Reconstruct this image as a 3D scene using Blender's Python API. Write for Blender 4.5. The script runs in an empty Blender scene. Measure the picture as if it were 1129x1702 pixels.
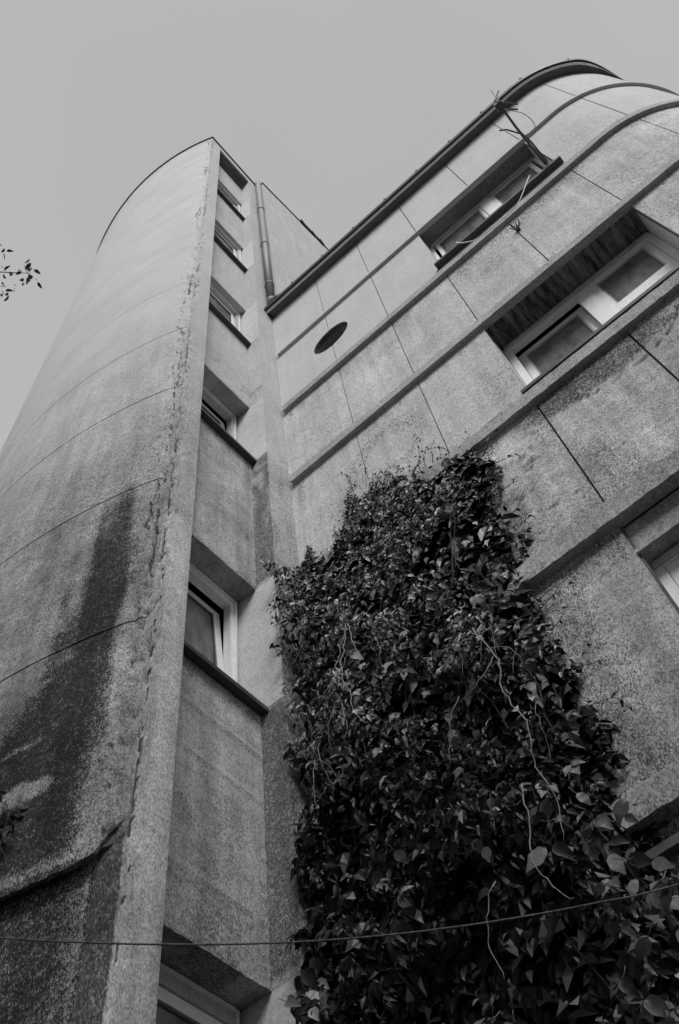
import bpy, math, random
from mathutils import Vector, Matrix, noise
random.seed(7)
R = random.random
U = random.uniform
sc = bpy.context.scene
COL = sc.collection
# ------------------------------------------------------------------ camera
GZ = -1.6                                   # ground level (camera height is the zero of z)
cam = bpy.data.cameras.new('camera')
cam.sensor_fit = 'VERTICAL'; cam.sensor_height = 36.0; cam.sensor_width = 24.0
cam.lens = 34.58; cam.clip_start = 0.05; cam.clip_end = 2000
co = bpy.data.objects.new('camera', cam); COL.objects.link(co)
yaw, pit, rol = -0.545, 1.059, -0.193
fw = Vector((math.sin(yaw)*math.cos(pit), math.cos(yaw)*math.cos(pit), math.sin(pit)))
rt = Vector((math.cos(yaw), -math.sin(yaw), 0)); up = rt.cross(fw)
r2 = rt*math.cos(rol)+up*math.sin(rol); u2 = up*math.cos(rol)-rt*math.sin(rol)
M = Matrix((r2, u2, -fw)).transposed().to_4x4(); M.translation = Vector((2.102, -2.821, 0))
co.matrix_world = M
sc.camera = co
# ------------------------------------------------------------------ sky, sun, exposure
SUN_DIR = Vector((0.62, -0.78, 1.0)).normalized()
el = math.asin(SUN_DIR.z); az = math.atan2(SUN_DIR.x, SUN_DIR.y)
w = bpy.data.worlds.new("World"); sc.world = w; w.use_nodes = True
nt = w.node_tree; nt.nodes.clear()
sky = nt.nodes.new('ShaderNodeTexSky'); sky.sky_type = 'NISHITA'; sky.sun_disc = False
sky.sun_elevation = el; sky.sun_rotation = az; sky.air_density = 1.0; sky.dust_density = 6.0; sky.ozone_density = 1.0
bw = nt.nodes.new('ShaderNodeRGBToBW')
mixs = nt.nodes.new('ShaderNodeMixRGB'); mixs.inputs[0].default_value = 0.88     # closed veil of even cloud
mixs.inputs[2].default_value = (2.86, 2.86, 2.86, 1)
bg = nt.nodes.new('ShaderNodeBackground'); bg.inputs['Strength'].default_value = 0.085
wo = nt.nodes.new('ShaderNodeOutputWorld')
nt.links.new(sky.outputs[0], bw.inputs[0]); nt.links.new(bw.outputs[0], mixs.inputs[1])
tc = nt.nodes.new('ShaderNodeTexCoord'); sz = nt.nodes.new('ShaderNodeSeparateXYZ'); nt.links.new(tc.outputs['Generated'], sz.inputs[0])
mr = nt.nodes.new('ShaderNodeMapRange'); mr.inputs[1].default_value = 0.0; mr.inputs[2].default_value = 1.0      # thin haze: a little paler towards the horizon all round
mr.inputs[3].default_value = 1.42; mr.inputs[4].default_value = 0.97; nt.links.new(sz.outputs[2], mr.inputs[0])
ns = nt.nodes.new('ShaderNodeTexNoise'); ns.inputs['Scale'].default_value = 1.6; ns.inputs['Detail'].default_value = 3; nt.links.new(tc.outputs['Generated'], ns.inputs['Vector'])
mr2 = nt.nodes.new('ShaderNodeMapRange'); mr2.inputs[1].default_value = .3; mr2.inputs[2].default_value = .7; mr2.inputs[3].default_value = .97; mr2.inputs[4].default_value = 1.03
nt.links.new(ns.outputs['Fac'], mr2.inputs[0])
mm1 = nt.nodes.new('ShaderNodeMath'); mm1.operation = 'MULTIPLY'; nt.links.new(mr.outputs[0], mm1.inputs[0]); nt.links.new(mr2.outputs[0], mm1.inputs[1])
vm = nt.nodes.new('ShaderNodeVectorMath'); vm.operation = 'SCALE'; nt.links.new(mixs.outputs[0], vm.inputs[0]); nt.links.new(mm1.outputs[0], vm.inputs['Scale'])
nt.links.new(vm.outputs[0], bg.inputs[0]); nt.links.new(bg.outputs[0], wo.inputs[0])
sl = bpy.data.lights.new('sun', 'SUN'); sl.energy = 1.32; sl.angle = math.radians(28); sl.color = (1, 1, 1)
so = bpy.data.objects.new('sun', sl); COL.objects.link(so)
so.rotation_euler = SUN_DIR.to_track_quat('Z', 'Y').to_euler(); so.location = (6, -8, 20)
sc.view_settings.view_transform = 'Standard'; sc.view_settings.look = 'None'
sc.view_settings.gamma = 1.0; sc.view_settings.use_curve_mapping = False
sc.view_settings.exposure = 1.06

# ------------------------------------------------------------------ materials
def new_mat(name):
    m = bpy.data.materials.new(name); m.use_nodes = True
    n = m.node_tree; b = n.nodes['Principled BSDF']
    return m, n, b
def math_n(n, op, a, b=None, clamp=False):
    x = n.nodes.new('ShaderNodeMath'); x.operation = op; x.use_clamp = clamp
    for i, v in enumerate((a, b)):
        if v is None: continue
        if isinstance(v, (int, float)): x.inputs[i].default_value = v
        else: n.links.new(v, x.inputs[i])
    return x.outputs[0]
def noise_n(n, vec, scale, detail=3.0, rough=0.6):
    x = n.nodes.new('ShaderNodeTexNoise'); x.inputs['Scale'].default_value = scale
    x.inputs['Detail'].default_value = detail; x.inputs['Roughness'].default_value = rough
    n.links.new(vec, x.inputs['Vector']); return x.outputs['Fac']
def ramp(n, v, a, b, lo=0.0, hi=1.0):
    x = n.nodes.new('ShaderNodeMapRange'); x.inputs[1].default_value = a; x.inputs[2].default_value = b
    x.inputs[3].default_value = lo; x.inputs[4].default_value = hi; n.links.new(v, x.inputs[0]); return x.outputs[0]
def grey(n, v):
    x = n.nodes.new('ShaderNodeCombineColor')
    for i in range(3): n.links.new(v, x.inputs[i])
    return x.outputs[0]
def stretch(n, vec, s):
    x = n.nodes.new('ShaderNodeMapping'); x.inputs['Scale'].default_value = s; n.links.new(vec, x.inputs['Vector']); return x.outputs[0]
def plaster(name, base, grain=0.25, gscale=95, blotch=0.18, streak=0.12, dark=0.12, bump=0.5, z0=None, z1=None, top=None):
    """roughcast; the mesh attribute 'stain' (0..1) is damp, mould and painted-in shade, 'chip' is bare broken render"""
    m, n, b = new_mat(name)
    g = n.nodes.new('ShaderNodeNewGeometry'); P = g.outputs['Position']
    sp = noise_n(n, P, gscale, 3.0, 0.9)
    vo = n.nodes.new('ShaderNodeTexVoronoi'); vo.inputs['Scale'].default_value = gscale; n.links.new(stretch(n, P, (1, 1, .5)), vo.inputs['Vector'])
    cs = n.nodes.new('ShaderNodeSeparateColor'); n.links.new(vo.outputs['Color'], cs.inputs[0])
    cr = math_n(n, 'ADD', math_n(n, 'MULTIPLY', cs.outputs[0], 0.7), math_n(n, 'MULTIPLY', sp, 0.6))
    sp1 = ramp(n, cr, 0.50, 0.98, 1.0+grain*0.22, 1.0-grain)
    bl = ramp(n, noise_n(n, P, 1.7, 5.0, 0.62), 0.3, 0.7, 1.0-blotch, 1.0+blotch*0.6)
    st = ramp(n, noise_n(n, stretch(n, P, (9, 9, 0.7)), 1.0, 4.0, 0.6), 0.3, 0.7, 1.0-streak, 1.0+streak*0.6)
    md = ramp(n, noise_n(n, P, 14.0, 4.0, 0.7), 0.3, 0.7, 1.0-blotch*0.5, 1.0+blotch*0.4)
    v = math_n(n, 'MULTIPLY', math_n(n, 'MULTIPLY', bl, st), math_n(n, 'MULTIPLY', sp1, md))
    if z0 is not None:        # paler and smoother towards the top of the wall
        sx = n.nodes.new('ShaderNodeSeparateXYZ'); n.links.new(P, sx.inputs[0])
        zz = math_n(n, 'ADD', sx.outputs[2], ramp(n, noise_n(n, P, 1.1, 4, 0.6), 0.2, 0.8, -1.2, 1.2))
        hi_ = math_n(n, 'MULTIPLY', math_n(n, 'ADD', math_n(n, 'MULTIPLY', math_n(n, 'SUBTRACT', sp1, 1.0), 0.28), 1.0), top)
        hi_ = math_n(n, 'MULTIPLY', hi_, math_n(n, 'ADD', math_n(n, 'MULTIPLY', bl, 0.4), 0.6))
        lw = math_n(n, 'MULTIPLY', v, base)
        mz = n.nodes.new('ShaderNodeMix'); mz.data_type = 'FLOAT'
        n.links.new(ramp(n, zz, z0, z1), mz.inputs[0]); n.links.new(lw, mz.inputs[2]); n.links.new(hi_, mz.inputs[3])
        v = mz.outputs[0]
    else:
        v = math_n(n, 'MULTIPLY', v, base)
    at = n.nodes.new('ShaderNodeAttribute'); at.attribute_name = 'stain_shade'
    e = math_n(n, 'ADD', at.outputs['Fac'], ramp(n, noise_n(n, P, 26.0, 6.0, 0.95), 0.25, 0.75, -0.62, 0.62))
    e = math_n(n, 'ADD', e, ramp(n, cs.outputs[1], 0, 1, -0.42, 0.42))
    e = math_n(n, 'MULTIPLY', ramp(n, e, 0.22, 0.95), ramp(n, at.outputs['Fac'], 0.02, 0.15)); e.node.use_clamp = True
    mx = n.nodes.new('ShaderNodeMix'); mx.data_type = 'FLOAT'
    n.links.new(e, mx.inputs[0]); n.links.new(v, mx.inputs[2]); n.links.new(math_n(n, 'MULTIPLY', v, dark), mx.inputs[3])
    at2 = n.nodes.new('ShaderNodeAttribute'); at2.attribute_name = 'chip'
    ch = math_n(n, 'SUBTRACT', 1.0, math_n(n, 'MULTIPLY', at2.outputs['Fac'], 0.86), True)
    col = math_n(n, 'MULTIPLY', mx.outputs[0], ch)
    n.links.new(grey(n, col), b.inputs['Base Color'])
    b.inputs['Roughness'].default_value = 0.95; b.inputs['Specular IOR Level'].default_value = 0.15
    bp = n.nodes.new('ShaderNodeBump'); bp.inputs['Strength'].default_value = bump; bp.inputs['Distance'].default_value = 0.004
    hh = math_n(n, 'ADD', sp, math_n(n, 'MULTIPLY', noise_n(n, P, 28, 4, 0.7), 1.5))
    n.links.new(hh, bp.inputs['Height']); n.links.new(bp.outputs[0], b.inputs['Normal'])
    return m
def plain(name, base, rough=0.6, spec=0.4, var=0.15, scale=20, metal=0.0, bump=0.0):
    m, n, b = new_mat(name)
    g = n.nodes.new('ShaderNodeNewGeometry'); P = g.outputs['Position']
    v = ramp(n, noise_n(n, P, scale, 4.0, 0.7), 0.25, 0.75, base*(1-var), base*(1+var))
    v2 = ramp(n, noise_n(n, P, 110, 2.0, 0.7), 0.35, 0.65, 1-var*0.8, 1+var*0.8)
    n.links.new(grey(n, math_n(n, 'MULTIPLY', v, v2)), b.inputs['Base Color'])
    b.inputs['Roughness'].default_value = rough; b.inputs['Specular IOR Level'].default_value = spec; b.inputs['Metallic'].default_value = metal
    if bump:
        bp = n.nodes.new('ShaderNodeBump'); bp.inputs['Strength'].default_value = bump; bp.inputs['Distance'].default_value = 0.003
        n.links.new(v2, bp.inputs['Height']); n.links.new(bp.outputs[0], b.inputs['Normal'])
    return m
MP_HI = plaster('plaster_upper', 0.575, grain=0.1, gscale=110, blotch=0.07, streak=0.05)
MP_MID = plaster('plaster_middle', 0.6, grain=0.3, gscale=130, blotch=0.2, streak=0.2)
MP_LOW = plaster('plaster_lower', 0.62, grain=0.5, gscale=210, blotch=0.42, streak=0.34)
MP_TW = plaster('plaster_tower', 0.52, grain=0.2, gscale=100, blotch=0.10, streak=0.08)
MP_TM = plaster('plaster_tower_middle', 0.5, grain=0.42, gscale=150, blotch=0.22, streak=0.22, dark=0.12, z0=6.2, z1=9.8, top=0.54)
MP_TL = plaster('plaster_tower_lower', 0.53, grain=0.55, gscale=250, blotch=0.45, streak=0.35, dark=0.10)
MP_SP = plaster('plaster_spandrel', 0.52, grain=0.5, gscale=210, blotch=0.34, streak=0.3, dark=0.3)
MP_PIER = plaster('plaster_pier', 0.66, grain=0.42, gscale=210, blotch=0.28, streak=0.3, dark=0.2)
MP_REV = plaster('whitewashed_reveal', 0.66, grain=0.2, gscale=150, blotch=0.10, streak=0.05, dark=0.25)
MP_BAND = plaster('moulding_plaster', 0.45, grain=0.4, gscale=170, blotch=0.2, streak=0.02, dark=0.3)
MP_DARK = plaster('joint_mortar', 0.14, grain=0.2)
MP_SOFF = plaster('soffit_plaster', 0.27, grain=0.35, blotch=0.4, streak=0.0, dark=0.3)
M_WHITE = plain('white_window_paint', 0.82, 0.45, 0.5, 0.10)
M_BOARD = plain('aged_frame_paint', 0.45, 0.6, 0.3, 0.2)
M_SILL = plain('dark_sill_metal', 0.05, 0.45, 0.4, 0.3)
M_COP = plain('black_flashing', 0.03, 0.5, 0.4, 0.3)
M_GUT = plain('gutter_sheet', 0.10, 0.5, 0.4, 0.25)
M_PIPE = plain('zinc_pipe', 0.17, 0.55, 0.4, 0.3, 30)
M_ROOM = plain('dark_room', 0.015, 0.9, 0.1)
M_CURT = plain('net_curtain', 0.35, 0.9, 0.1, 0.1)
M_ANT = plain('antenna_metal', 0.06, 0.5, 0.4, 0.2)
M_CABLE = plain('pale_cable', 0.75, 0.6, 0.3, 0.05)
M_ROPE = plain('twisted_rope', 0.16, 0.9, 0.1, 0.5, 260)
M_GROUND = plain('courtyard_ground', 0.12, 0.95, 0.1, 0.4, 3)
M_BARK = plain('bark', 0.06, 0.9, 0.1, 0.4, 15)
M_STEM = plain('ivy_stem', 0.30, 0.8, 0.2, 0.3, 40)
def glass():
    m, n, b = new_mat('window_glass')
    n.nodes.remove(b)
    g = n.nodes.new('ShaderNodeNewGeometry')
    v = ramp(n, noise_n(n, stretch(n, g.outputs['Position'], (9, 9, 3)), 1.0, 4, 0.65), 0.3, 0.7, 0.25, 0.75)
    gl = n.nodes.new('ShaderNodeBsdfGlossy'); gl.inputs['Roughness'].default_value = 0.05; n.links.new(grey(n, v), gl.inputs['Color'])
    tr = n.nodes.new('ShaderNodeBsdfTransparent'); tr.inputs['Color'].default_value = (.75, .75, .75, 1)
    fr = n.nodes.new('ShaderNodeFresnel'); fr.inputs['IOR'].default_value = 1.75
    mx = n.nodes.new('ShaderNodeMixShader')
    n.links.new(fr.outputs[0], mx.inputs[0]); n.links.new(tr.outputs[0], mx.inputs[1]); n.links.new(gl.outputs[0], mx.inputs[2])
    df = n.nodes.new('ShaderNodeBsdfDiffuse'); df.inputs['Color'].default_value = (.42, .42, .42, 1)
    m2 = n.nodes.new('ShaderNodeMixShader'); n.links.new(ramp(n, v, .25, .75, .22, .60), m2.inputs[0])
    n.links.new(mx.outputs[0], m2.inputs[1]); n.links.new(df.outputs[0], m2.inputs[2])
    n.links.new(m2.outputs[0], n.nodes['Material Output'].inputs['Surface'])
    return m
M_GLASS = glass()
def peel_soffit():
    m, n, b = new_mat('peeling_soffit_paint')
    g = n.nodes.new('ShaderNodeNewGeometry'); P = g.outputs['Position']
    d = noise_n(n, stretch(n, P, (22, 3.2, 3)), 1.0, 5, 0.65)
    f = noise_n(n, stretch(n, P, (60, 14, 14)), 1.0, 5, 0.75)
    v = math_n(n, 'ADD', math_n(n, 'MULTIPLY', d, 0.6), math_n(n, 'MULTIPLY', f, 0.4))
    c = ramp(n, v, 0.42, 0.62, 0.035, 0.26)
    n.links.new(grey(n, c), b.inputs['Base Color']); b.inputs['Roughness'].default_value = 0.95
    bp = n.nodes.new('ShaderNodeBump'); bp.inputs['Strength'].default_value = 0.9; bp.inputs['Distance'].default_value = 0.01
    n.links.new(v, bp.inputs['Height']); n.links.new(bp.outputs[0], b.inputs['Normal'])
    return m
M_PEEL = peel_soffit()
def leaf_mat(name, lo, hi, trans=0.3, pw=4.2):
    m, n, b = new_mat(name)
    g = n.nodes.new('ShaderNodeNewGeometry')
    oi = n.nodes.new('ShaderNodeObjectInfo')
    r = math_n(n, 'FRACT', math_n(n, 'ADD', g.outputs['Random Per Island'], oi.outputs['Random']))
    v = ramp(n, math_n(n, 'POWER', r, pw), 0, 1, lo, hi)
    v = math_n(n, 'MULTIPLY', v, ramp(n, noise_n(n, g.outputs['Position'], 120, 2, 0.6), 0.3, 0.7, 0.75, 1.25))
    c = grey(n, v)
    n.links.new(c, b.inputs['Base Color']); b.inputs['Roughness'].default_value = 0.42; b.inputs['Specular IOR Level'].default_value = 0.45
    t = n.nodes.new('ShaderNodeBsdfTranslucent'); n.links.new(c, t.inputs['Color'])
    mx = n.nodes.new('ShaderNodeMixShader'); mx.inputs[0].default_value = trans
    n.links.new(b.outputs[0], mx.inputs[1]); n.links.new(t.outputs[0], mx.inputs[2])
    n.links.new(mx.outputs[0], n.nodes['Material Output'].inputs['Surface'])
    return m
M_LEAF = leaf_mat('ivy_leaf', 0.003, 0.85, 0.38, 4.4)
M_LEAFLOW = leaf_mat('ivy_leaf_painted_shade', 0.002, 0.060, 0.35)  # near-black copy of the ivy leaf, shade put into its colour
M_LEAFBIG = leaf_mat('ivy_leaf_large', 0.03, 0.50, 0.35, 3.4)
M_TLEAF = leaf_mat('tree_leaf', 0.02, 0.06, 0.15)

# ------------------------------------------------------------------ mesh helpers
def tag(o, label=None, cat=None, group=None, kind=None):
    for k, v in (('label', label), ('category', cat), ('group', group), ('kind', kind)):
        if v: o[k] = v
    return o
def empty(name, loc, label, cat, group=None):
    o = bpy.data.objects.new(name, None); COL.objects.link(o); o.location = loc; o.empty_display_size = .3
    return tag(o, label, cat, group)
def wloc(o):
    v = Vector((0, 0, 0))
    while o is not None: v += o.location; o = o.parent
    return v
def obj(name, V, F, mat, parent=None, smooth=False, attrs=None, base=None):
    """one mesh object from world-space vertices; base = where its origin sits"""
    pl = wloc(parent) if parent is not None else Vector((0, 0, 0))
    b = Vector(base) if base is not None else pl
    me = bpy.data.meshes.new(name)
    me.from_pydata([tuple(Vector(v)-b) for v in V], [], F)
    if smooth:
        for p in me.polygons: p.use_smooth = True
    if attrs:
        for k, vals in attrs.items():
            a = me.attributes.new(k, 'FLOAT', 'POINT'); a.data.foreach_set('value', vals)
    me.materials.append(mat); me.update()
    o = bpy.data.objects.new(name, me); COL.objects.link(o)
    if parent is not None: o.parent = parent
    o.location = b-pl
    return o
class MB:
    def __init__(s): s.V = []; s.F = []
    def add(s, V, F):
        k = len(s.V); s.V += [tuple(v) for v in V]; s.F += [tuple(i+k for i in f) for f in F]; return s
    def box(s, x0, x1, y0, y1, z0, z1):
        V = [(x, y, z) for x in (x0, x1) for y in (y0, y1) for z in (z0, z1)]
        return s.add(V, [(0, 1, 3, 2), (4, 6, 7, 5), (0, 4, 5, 1), (2, 3, 7, 6), (0, 2, 6, 4), (1, 5, 7, 3)])
    def tube(s, pts, r, n=6, cap=True):
        pts = [Vector(p) for p in pts]; k = len(pts); rr = r if isinstance(r, (list, tuple)) else [r]*k
        V = []; F = []; ref = Vector((0.31, 0.22, 0.93))
        for i, p in enumerate(pts):
            t = (pts[min(i+1, k-1)]-pts[max(i-1, 0)]).normalized()
            a = t.cross(ref)
            if a.length < .05: a = t.cross(Vector((1, 0, 0)))
            a.normalize(); b = t.cross(a)
            for j in range(n):
                q = 2*math.pi*j/n; V.append(p+(a*math.cos(q)+b*math.sin(q))*rr[i])
        for i in range(k-1):
            for j in range(n): F.append((i*n+j, i*n+(j+1) % n, (i+1)*n+(j+1) % n, (i+1)*n+j))
        if cap: F.append(tuple(range(n-1, -1, -1))); F.append(tuple((k-1)*n+j for j in range(n)))
        return s.add(V, F)
    def build(s, name, mat, parent=None, **kw): return obj(name, s.V, s.F, mat, parent, **kw)
def box(name, x0, x1, y0, y1, z0, z1, mat, parent, **kw): return MB().box(x0, x1, y0, y1, z0, z1).build(name, mat, parent, **kw)
def nz(x, y=0.0, z=0.0): return noise.noise(Vector((x, y, z)))
def fbm(x, y=0.0, z=0.0):
    return nz(x, y, z)+0.5*nz(2.1*x, 2.1*y, 2.1*z+3)+0.25*nz(4.3*x, 4.3*y, 4.3*z+7)
def sstep(a, b, x):
    t = max(0.0, min(1.0, (x-a)/(b-a))) if a != b else float(x > a)
    return t*t*(3-2*t)
def interp(tab, x):
    if x <= tab[0][0]: return tab[0][1]
    for (a, b), (c, d) in zip(tab, tab[1:]):
        if x <= c: return b+(d-b)*(x-a)/(c-a)
    return tab[-1][1]

def relief(name, path, s0, s1, z0, z1, thick, ds, dz, mat, parent, disp=None, stain_shade=None, chip=None, s_list=None, bottom=None, smooth=False):
    """a slab following path(s, out) -> (x, y): front surface is a grid with relief, edges go back by 'thick'"""
    if s_list is None:
        k = max(1, int(math.ceil((s1-s0)/ds))); s_list = [s0+(s1-s0)*i/k for i in range(k+1)]
    kz = max(1, int(math.ceil((z1-z0)/dz))); ns = len(s_list)-1
    V = []; st = []; ch = []
    for j in range(kz+1):
        for s in s_list:
            zb = bottom(s) if bottom else z0
            z = zb+(z1-zb)*j/kz
            d = disp(s, z) if disp else 0.0
            x, y = path(s, d); V.append((x, y, z))
            st.append(stain_shade(s, z) if stain_shade else 0.0); ch.append(chip(s, z) if chip else 0.0)
    F = []; w_ = ns+1
    for j in range(kz):
        for i in range(ns):
            a = j*w_+i; F.append((a, a+1, a+1+w_, a+w_))
    # rim
    loop = [i for i in range(w_)]+[j*w_+ns for j in range(1, kz+1)]+[kz*w_+i for i in range(ns-1, -1, -1)]+[j*w_ for j in range(kz-1, 0, -1)]
    b0 = len(V)
    for i in loop:
        s = s_list[i % w_]; x, y = path(s, -thick); V.append((x, y, V[i][2])); st.append(st[i]); ch.append(ch[i])
    L = len(loop)
    for i in range(L): F.append((loop[i], b0+i, b0+(i+1) % L, loop[(i+1) % L]))
    return obj(name, V, F, mat, parent, attrs={'stain_shade': st, 'chip': ch}, smooth=smooth)

# ------------------------------------------------------------------ ground (structure)
g = MB()
N = 24
def gc(i): t = (i/N-.5)*2; return math.copysign(abs(t)**3*600, t)
V = [(gc(i), gc(j), GZ) for j in range(N+1) for i in range(N+1)]
F = [(j*(N+1)+i, j*(N+1)+i+1, (j+1)*(N+1)+i+1, (j+1)*(N+1)+i) for j in range(N) for i in range(N)]
tag(obj('ground', V, F, M_GROUND), kind='structure')

# ------------------------------------------------------------------ the wing with the string courses
wing = empty('apartment_wing', (2.5, 0, GZ), 'rendered apartment wing with rounded corner and horizontal mouldings right of the ivy', 'building')
CX, CR = 3.5, 1.1                                     # the rounded corner starts at x=3.5, radius 1.1
def pathA(s, out=0.0):
    if s <= CX: return (s, -out)
    a = (s-CX)/CR
    if a < math.pi/2: return (CX+math.sin(a)*(CR+out), CR-math.cos(a)*(CR+out))
    return (CX+CR+out, CR+(s-CX-CR*math.pi/2))
SEND = CX+CR*math.pi/2+6.0
BANDS = [  # soffit z, face height, projection
    (9.64, 0.035, 0.032), (8.15, 0.125, 0.042), (6.75, 0.115, 0.042), (5.32, 0.15, 0.045), (3.86, 0.17, 0.055), (2.33, 0.15, 0.075), (0.80, 0.15, 0.075)]
EAVE = 10.96
rows = [(9.675, EAVE), (8.275, 9.64), (6.865, 8.15), (5.47, 6.75), (4.03, 5.32), (2.48, 3.86), (0.95, 2.33), (GZ, 0.80)]
joints = [0.0, 0.667, 1.272, 1.885, 2.54, 3.178, 3.82, 4.45, 5.09, 5.73, 7.0, 8.3, 9.6, 11.2]
WIN = {1: (1.885, 3.178, 8.45), 3: (1.885, 3.178, 5.53), 5: (1.872, 3.178, 2.49)}    # row -> s0, s1, sill z
def ell(x, z, cx, cz, a, b, rot=0.0):
    dx, dz = x-cx, z-cz; c, s = math.cos(rot), math.sin(rot)
    return math.hypot((dx*c+dz*s)/a, (-dx*s+dz*c)/b)
def stain_shadeA(s, z):
    v = 0.0
    wob = 0.22*fbm(s*3, z*3, 1.0)
    # mould patch under the second large window
    q = ell(s, z, 2.32, 5.18, 0.47, 0.17, 0.0)+wob
    if z < 5.33: v = max(v, 0.75*sstep(1.1, 0.8, q))
    q = ell(s, z, 2.02, 5.22, 0.30, 0.16)+wob
    if z < 5.33: v = max(v, 0.85*sstep(1.3, 0.5, q))
    # run-offs under the moulding by the panel joint
    if z < 5.33: v = max(v, 0.55*sstep(0.09, 0.02, abs(s-1.83-0.02*nz(z*4)))*sstep(4.6, 5.2, z+0.1*nz(s*20)))
    # smears and stains above the creeper
    if 5.4 < z < 6.75:
        q = ell(s, z, 0.85, 6.15, 0.34, 0.38)
        v = max(v, 0.36*sstep(0.35, 0.0, abs(q-0.85+wob)))
        v = max(v, 0.35*sstep(0.06, 0.0, abs(s-0.10))*sstep(6.2, 6.6, z))
    if 6.87 < z < 8.15: v = max(v, 0.35*sstep(0.05, 0.0, abs(s-0.10))*sstep(7.8, 8.1, z))
    # darker band below the top window
    if 7.4 < z < 8.15: v = max(v, 0.50*sstep(7.80, 8.12, z+0.10*fbm(s*6, z))*sstep(1.85, 1.95, s)*sstep(3.3, 3.15, s))
    # shade of the eaves, painted into the wall colour
    v = max(v, 0.40*sstep(10.83, 10.95, z+0.05*fbm(s*7, 4)))
    # lower wall: long wet streaks, darker towards the plants and the ground
    if z < 3.86:
        v = max(v, 0.50*sstep(0.05, 0.5, fbm(s*5+2, z*0.55, 8)*0.9+0.12))
        v = max(v, 0.55*sstep(3.45, 3.85, z+0.12*fbm(s*8, 2)))
    if z < 2.33: v = max(v, 0.75)
    if z < 5.33: v = max(v, 0.5*sstep(1.9, 1.35, s+0.25*fbm(s*3, z*3, 5))*sstep(4.9, 4.3, z))
    if 4.0 < z < 5.33: v = max(v, 0.45*sstep(4.16, 4.05, z+0.05*fbm(s*9, 1)))
    # soft dirt clouds and runs everywhere below the smooth upper storey
    if z < 8.15:
        v = max(v, (0.36 if z < 5.33 else 0.18)*sstep(.05, .65, fbm(s*1.7+9, z*1.1, 55)))
        for zb, h, e in BANDS[1:5]:
            if 0 < zb-z < .6: v = max(v, 0.50*sstep(.5, .0, (zb-z)/(.22+.25*max(0, fbm(s*7, zb)))*.5)*sstep(-.1, .5, fbm(s*8, zb*3, 7)))
            if 0 < z-zb-h < .14: v = max(v, 0.45*sstep(.13, .0, z-zb-h+.05*fbm(s*6, zb)))
    if 4.03 < z < 5.33:   # pale flaking and dark scabs around the panel joint
        v = max(v, 0.65*sstep(.28, .5, fbm(s*5, z*5, 12))*sstep(2.1, 1.7, s))
        v = max(v, 0.55*sstep(.0, .5, fbm(s*2.2, z*2.2, 19))*sstep(2.2, 2.6, s))
    # on the curve
    if s > 3.2: v = max(v, 0.14*sstep(-0.1, 0.5, fbm(s*2.5, z*1.2, 11)))
    return v
def crackA(s, z):
    v = 0.0
    if 4.0 < z < 5.33:
        # rim of the old patch and a few hairline cracks
        q = ell(s, z, 2.42, 5.2, 0.42, 0.24)+0.10*fbm(s*4, z*4, 2)
        if z < 5.22 and s > 2.05: v = max(v, 0.9*sstep(0.05, 0.0, abs(q-1.0)))
        c = 1.60+0.08*fbm(z*3, 3)+0.35*(z-4.6)
        v = max(v, 0.6*sstep(0.012, 0.0, abs(s-c))*sstep(4.5, 4.6, z)*sstep(5.3, 5.1, z))
        c2 = 4.33+0.05*fbm(s*7, 5)
        v = max(v, 0.8*sstep(0.012, 0.0, abs(z-c2))*sstep(1.62, 1.68, s)*sstep(1.85, 1.78, s))
    return v
def matrow(i): return MP_HI if i < 2 else (MP_MID if i < 4 else MP_LOW)
PHX, PHZ, PHR = 0.667, 8.98, 0.213                     # round opening
def panel_with_bite(name, x0, x1, z0, z1, side, y0, y1, mat, parent):
    """flat panel with half of the round opening cut from its edge (side -1: bite in the right edge)"""
    n = 20; arc = []
    for i in range(n+1):
        a = -math.pi/2+math.pi*i/n
        gx = (PHR-0.0)*math.cos(a)
        arc.append((PHX-gx if side < 0 else PHX+gx, PHZ+PHR*math.sin(a)))
    xe = x1 if side < 0 else x0; xo = x0 if side < 0 else x1
    arc = [(min(p[0], xe) if side < 0 else max(p[0], xe), p[1]) for p in arc]
    poly = [(xo, z0), (xe, z0)]+arc+[(xe, z1), (xo, z1)]
    if side > 0: poly = poly[::-1]
    k = len(poly)
    V = [(x, y0, z) for x, z in poly]+[(x, y1, z) for x, z in poly]
    F = []
    # front as strips to the outer edge (kept convex)
    mid = list(range(k))
    F.append(tuple(mid)); F.append(tuple(k+i for i in reversed(mid)))
    for i in range(k): F.append((i, k+i, k+(i+1) % k, (i+1) % k))
    return obj(name, V, F, mat, parent)
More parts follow.
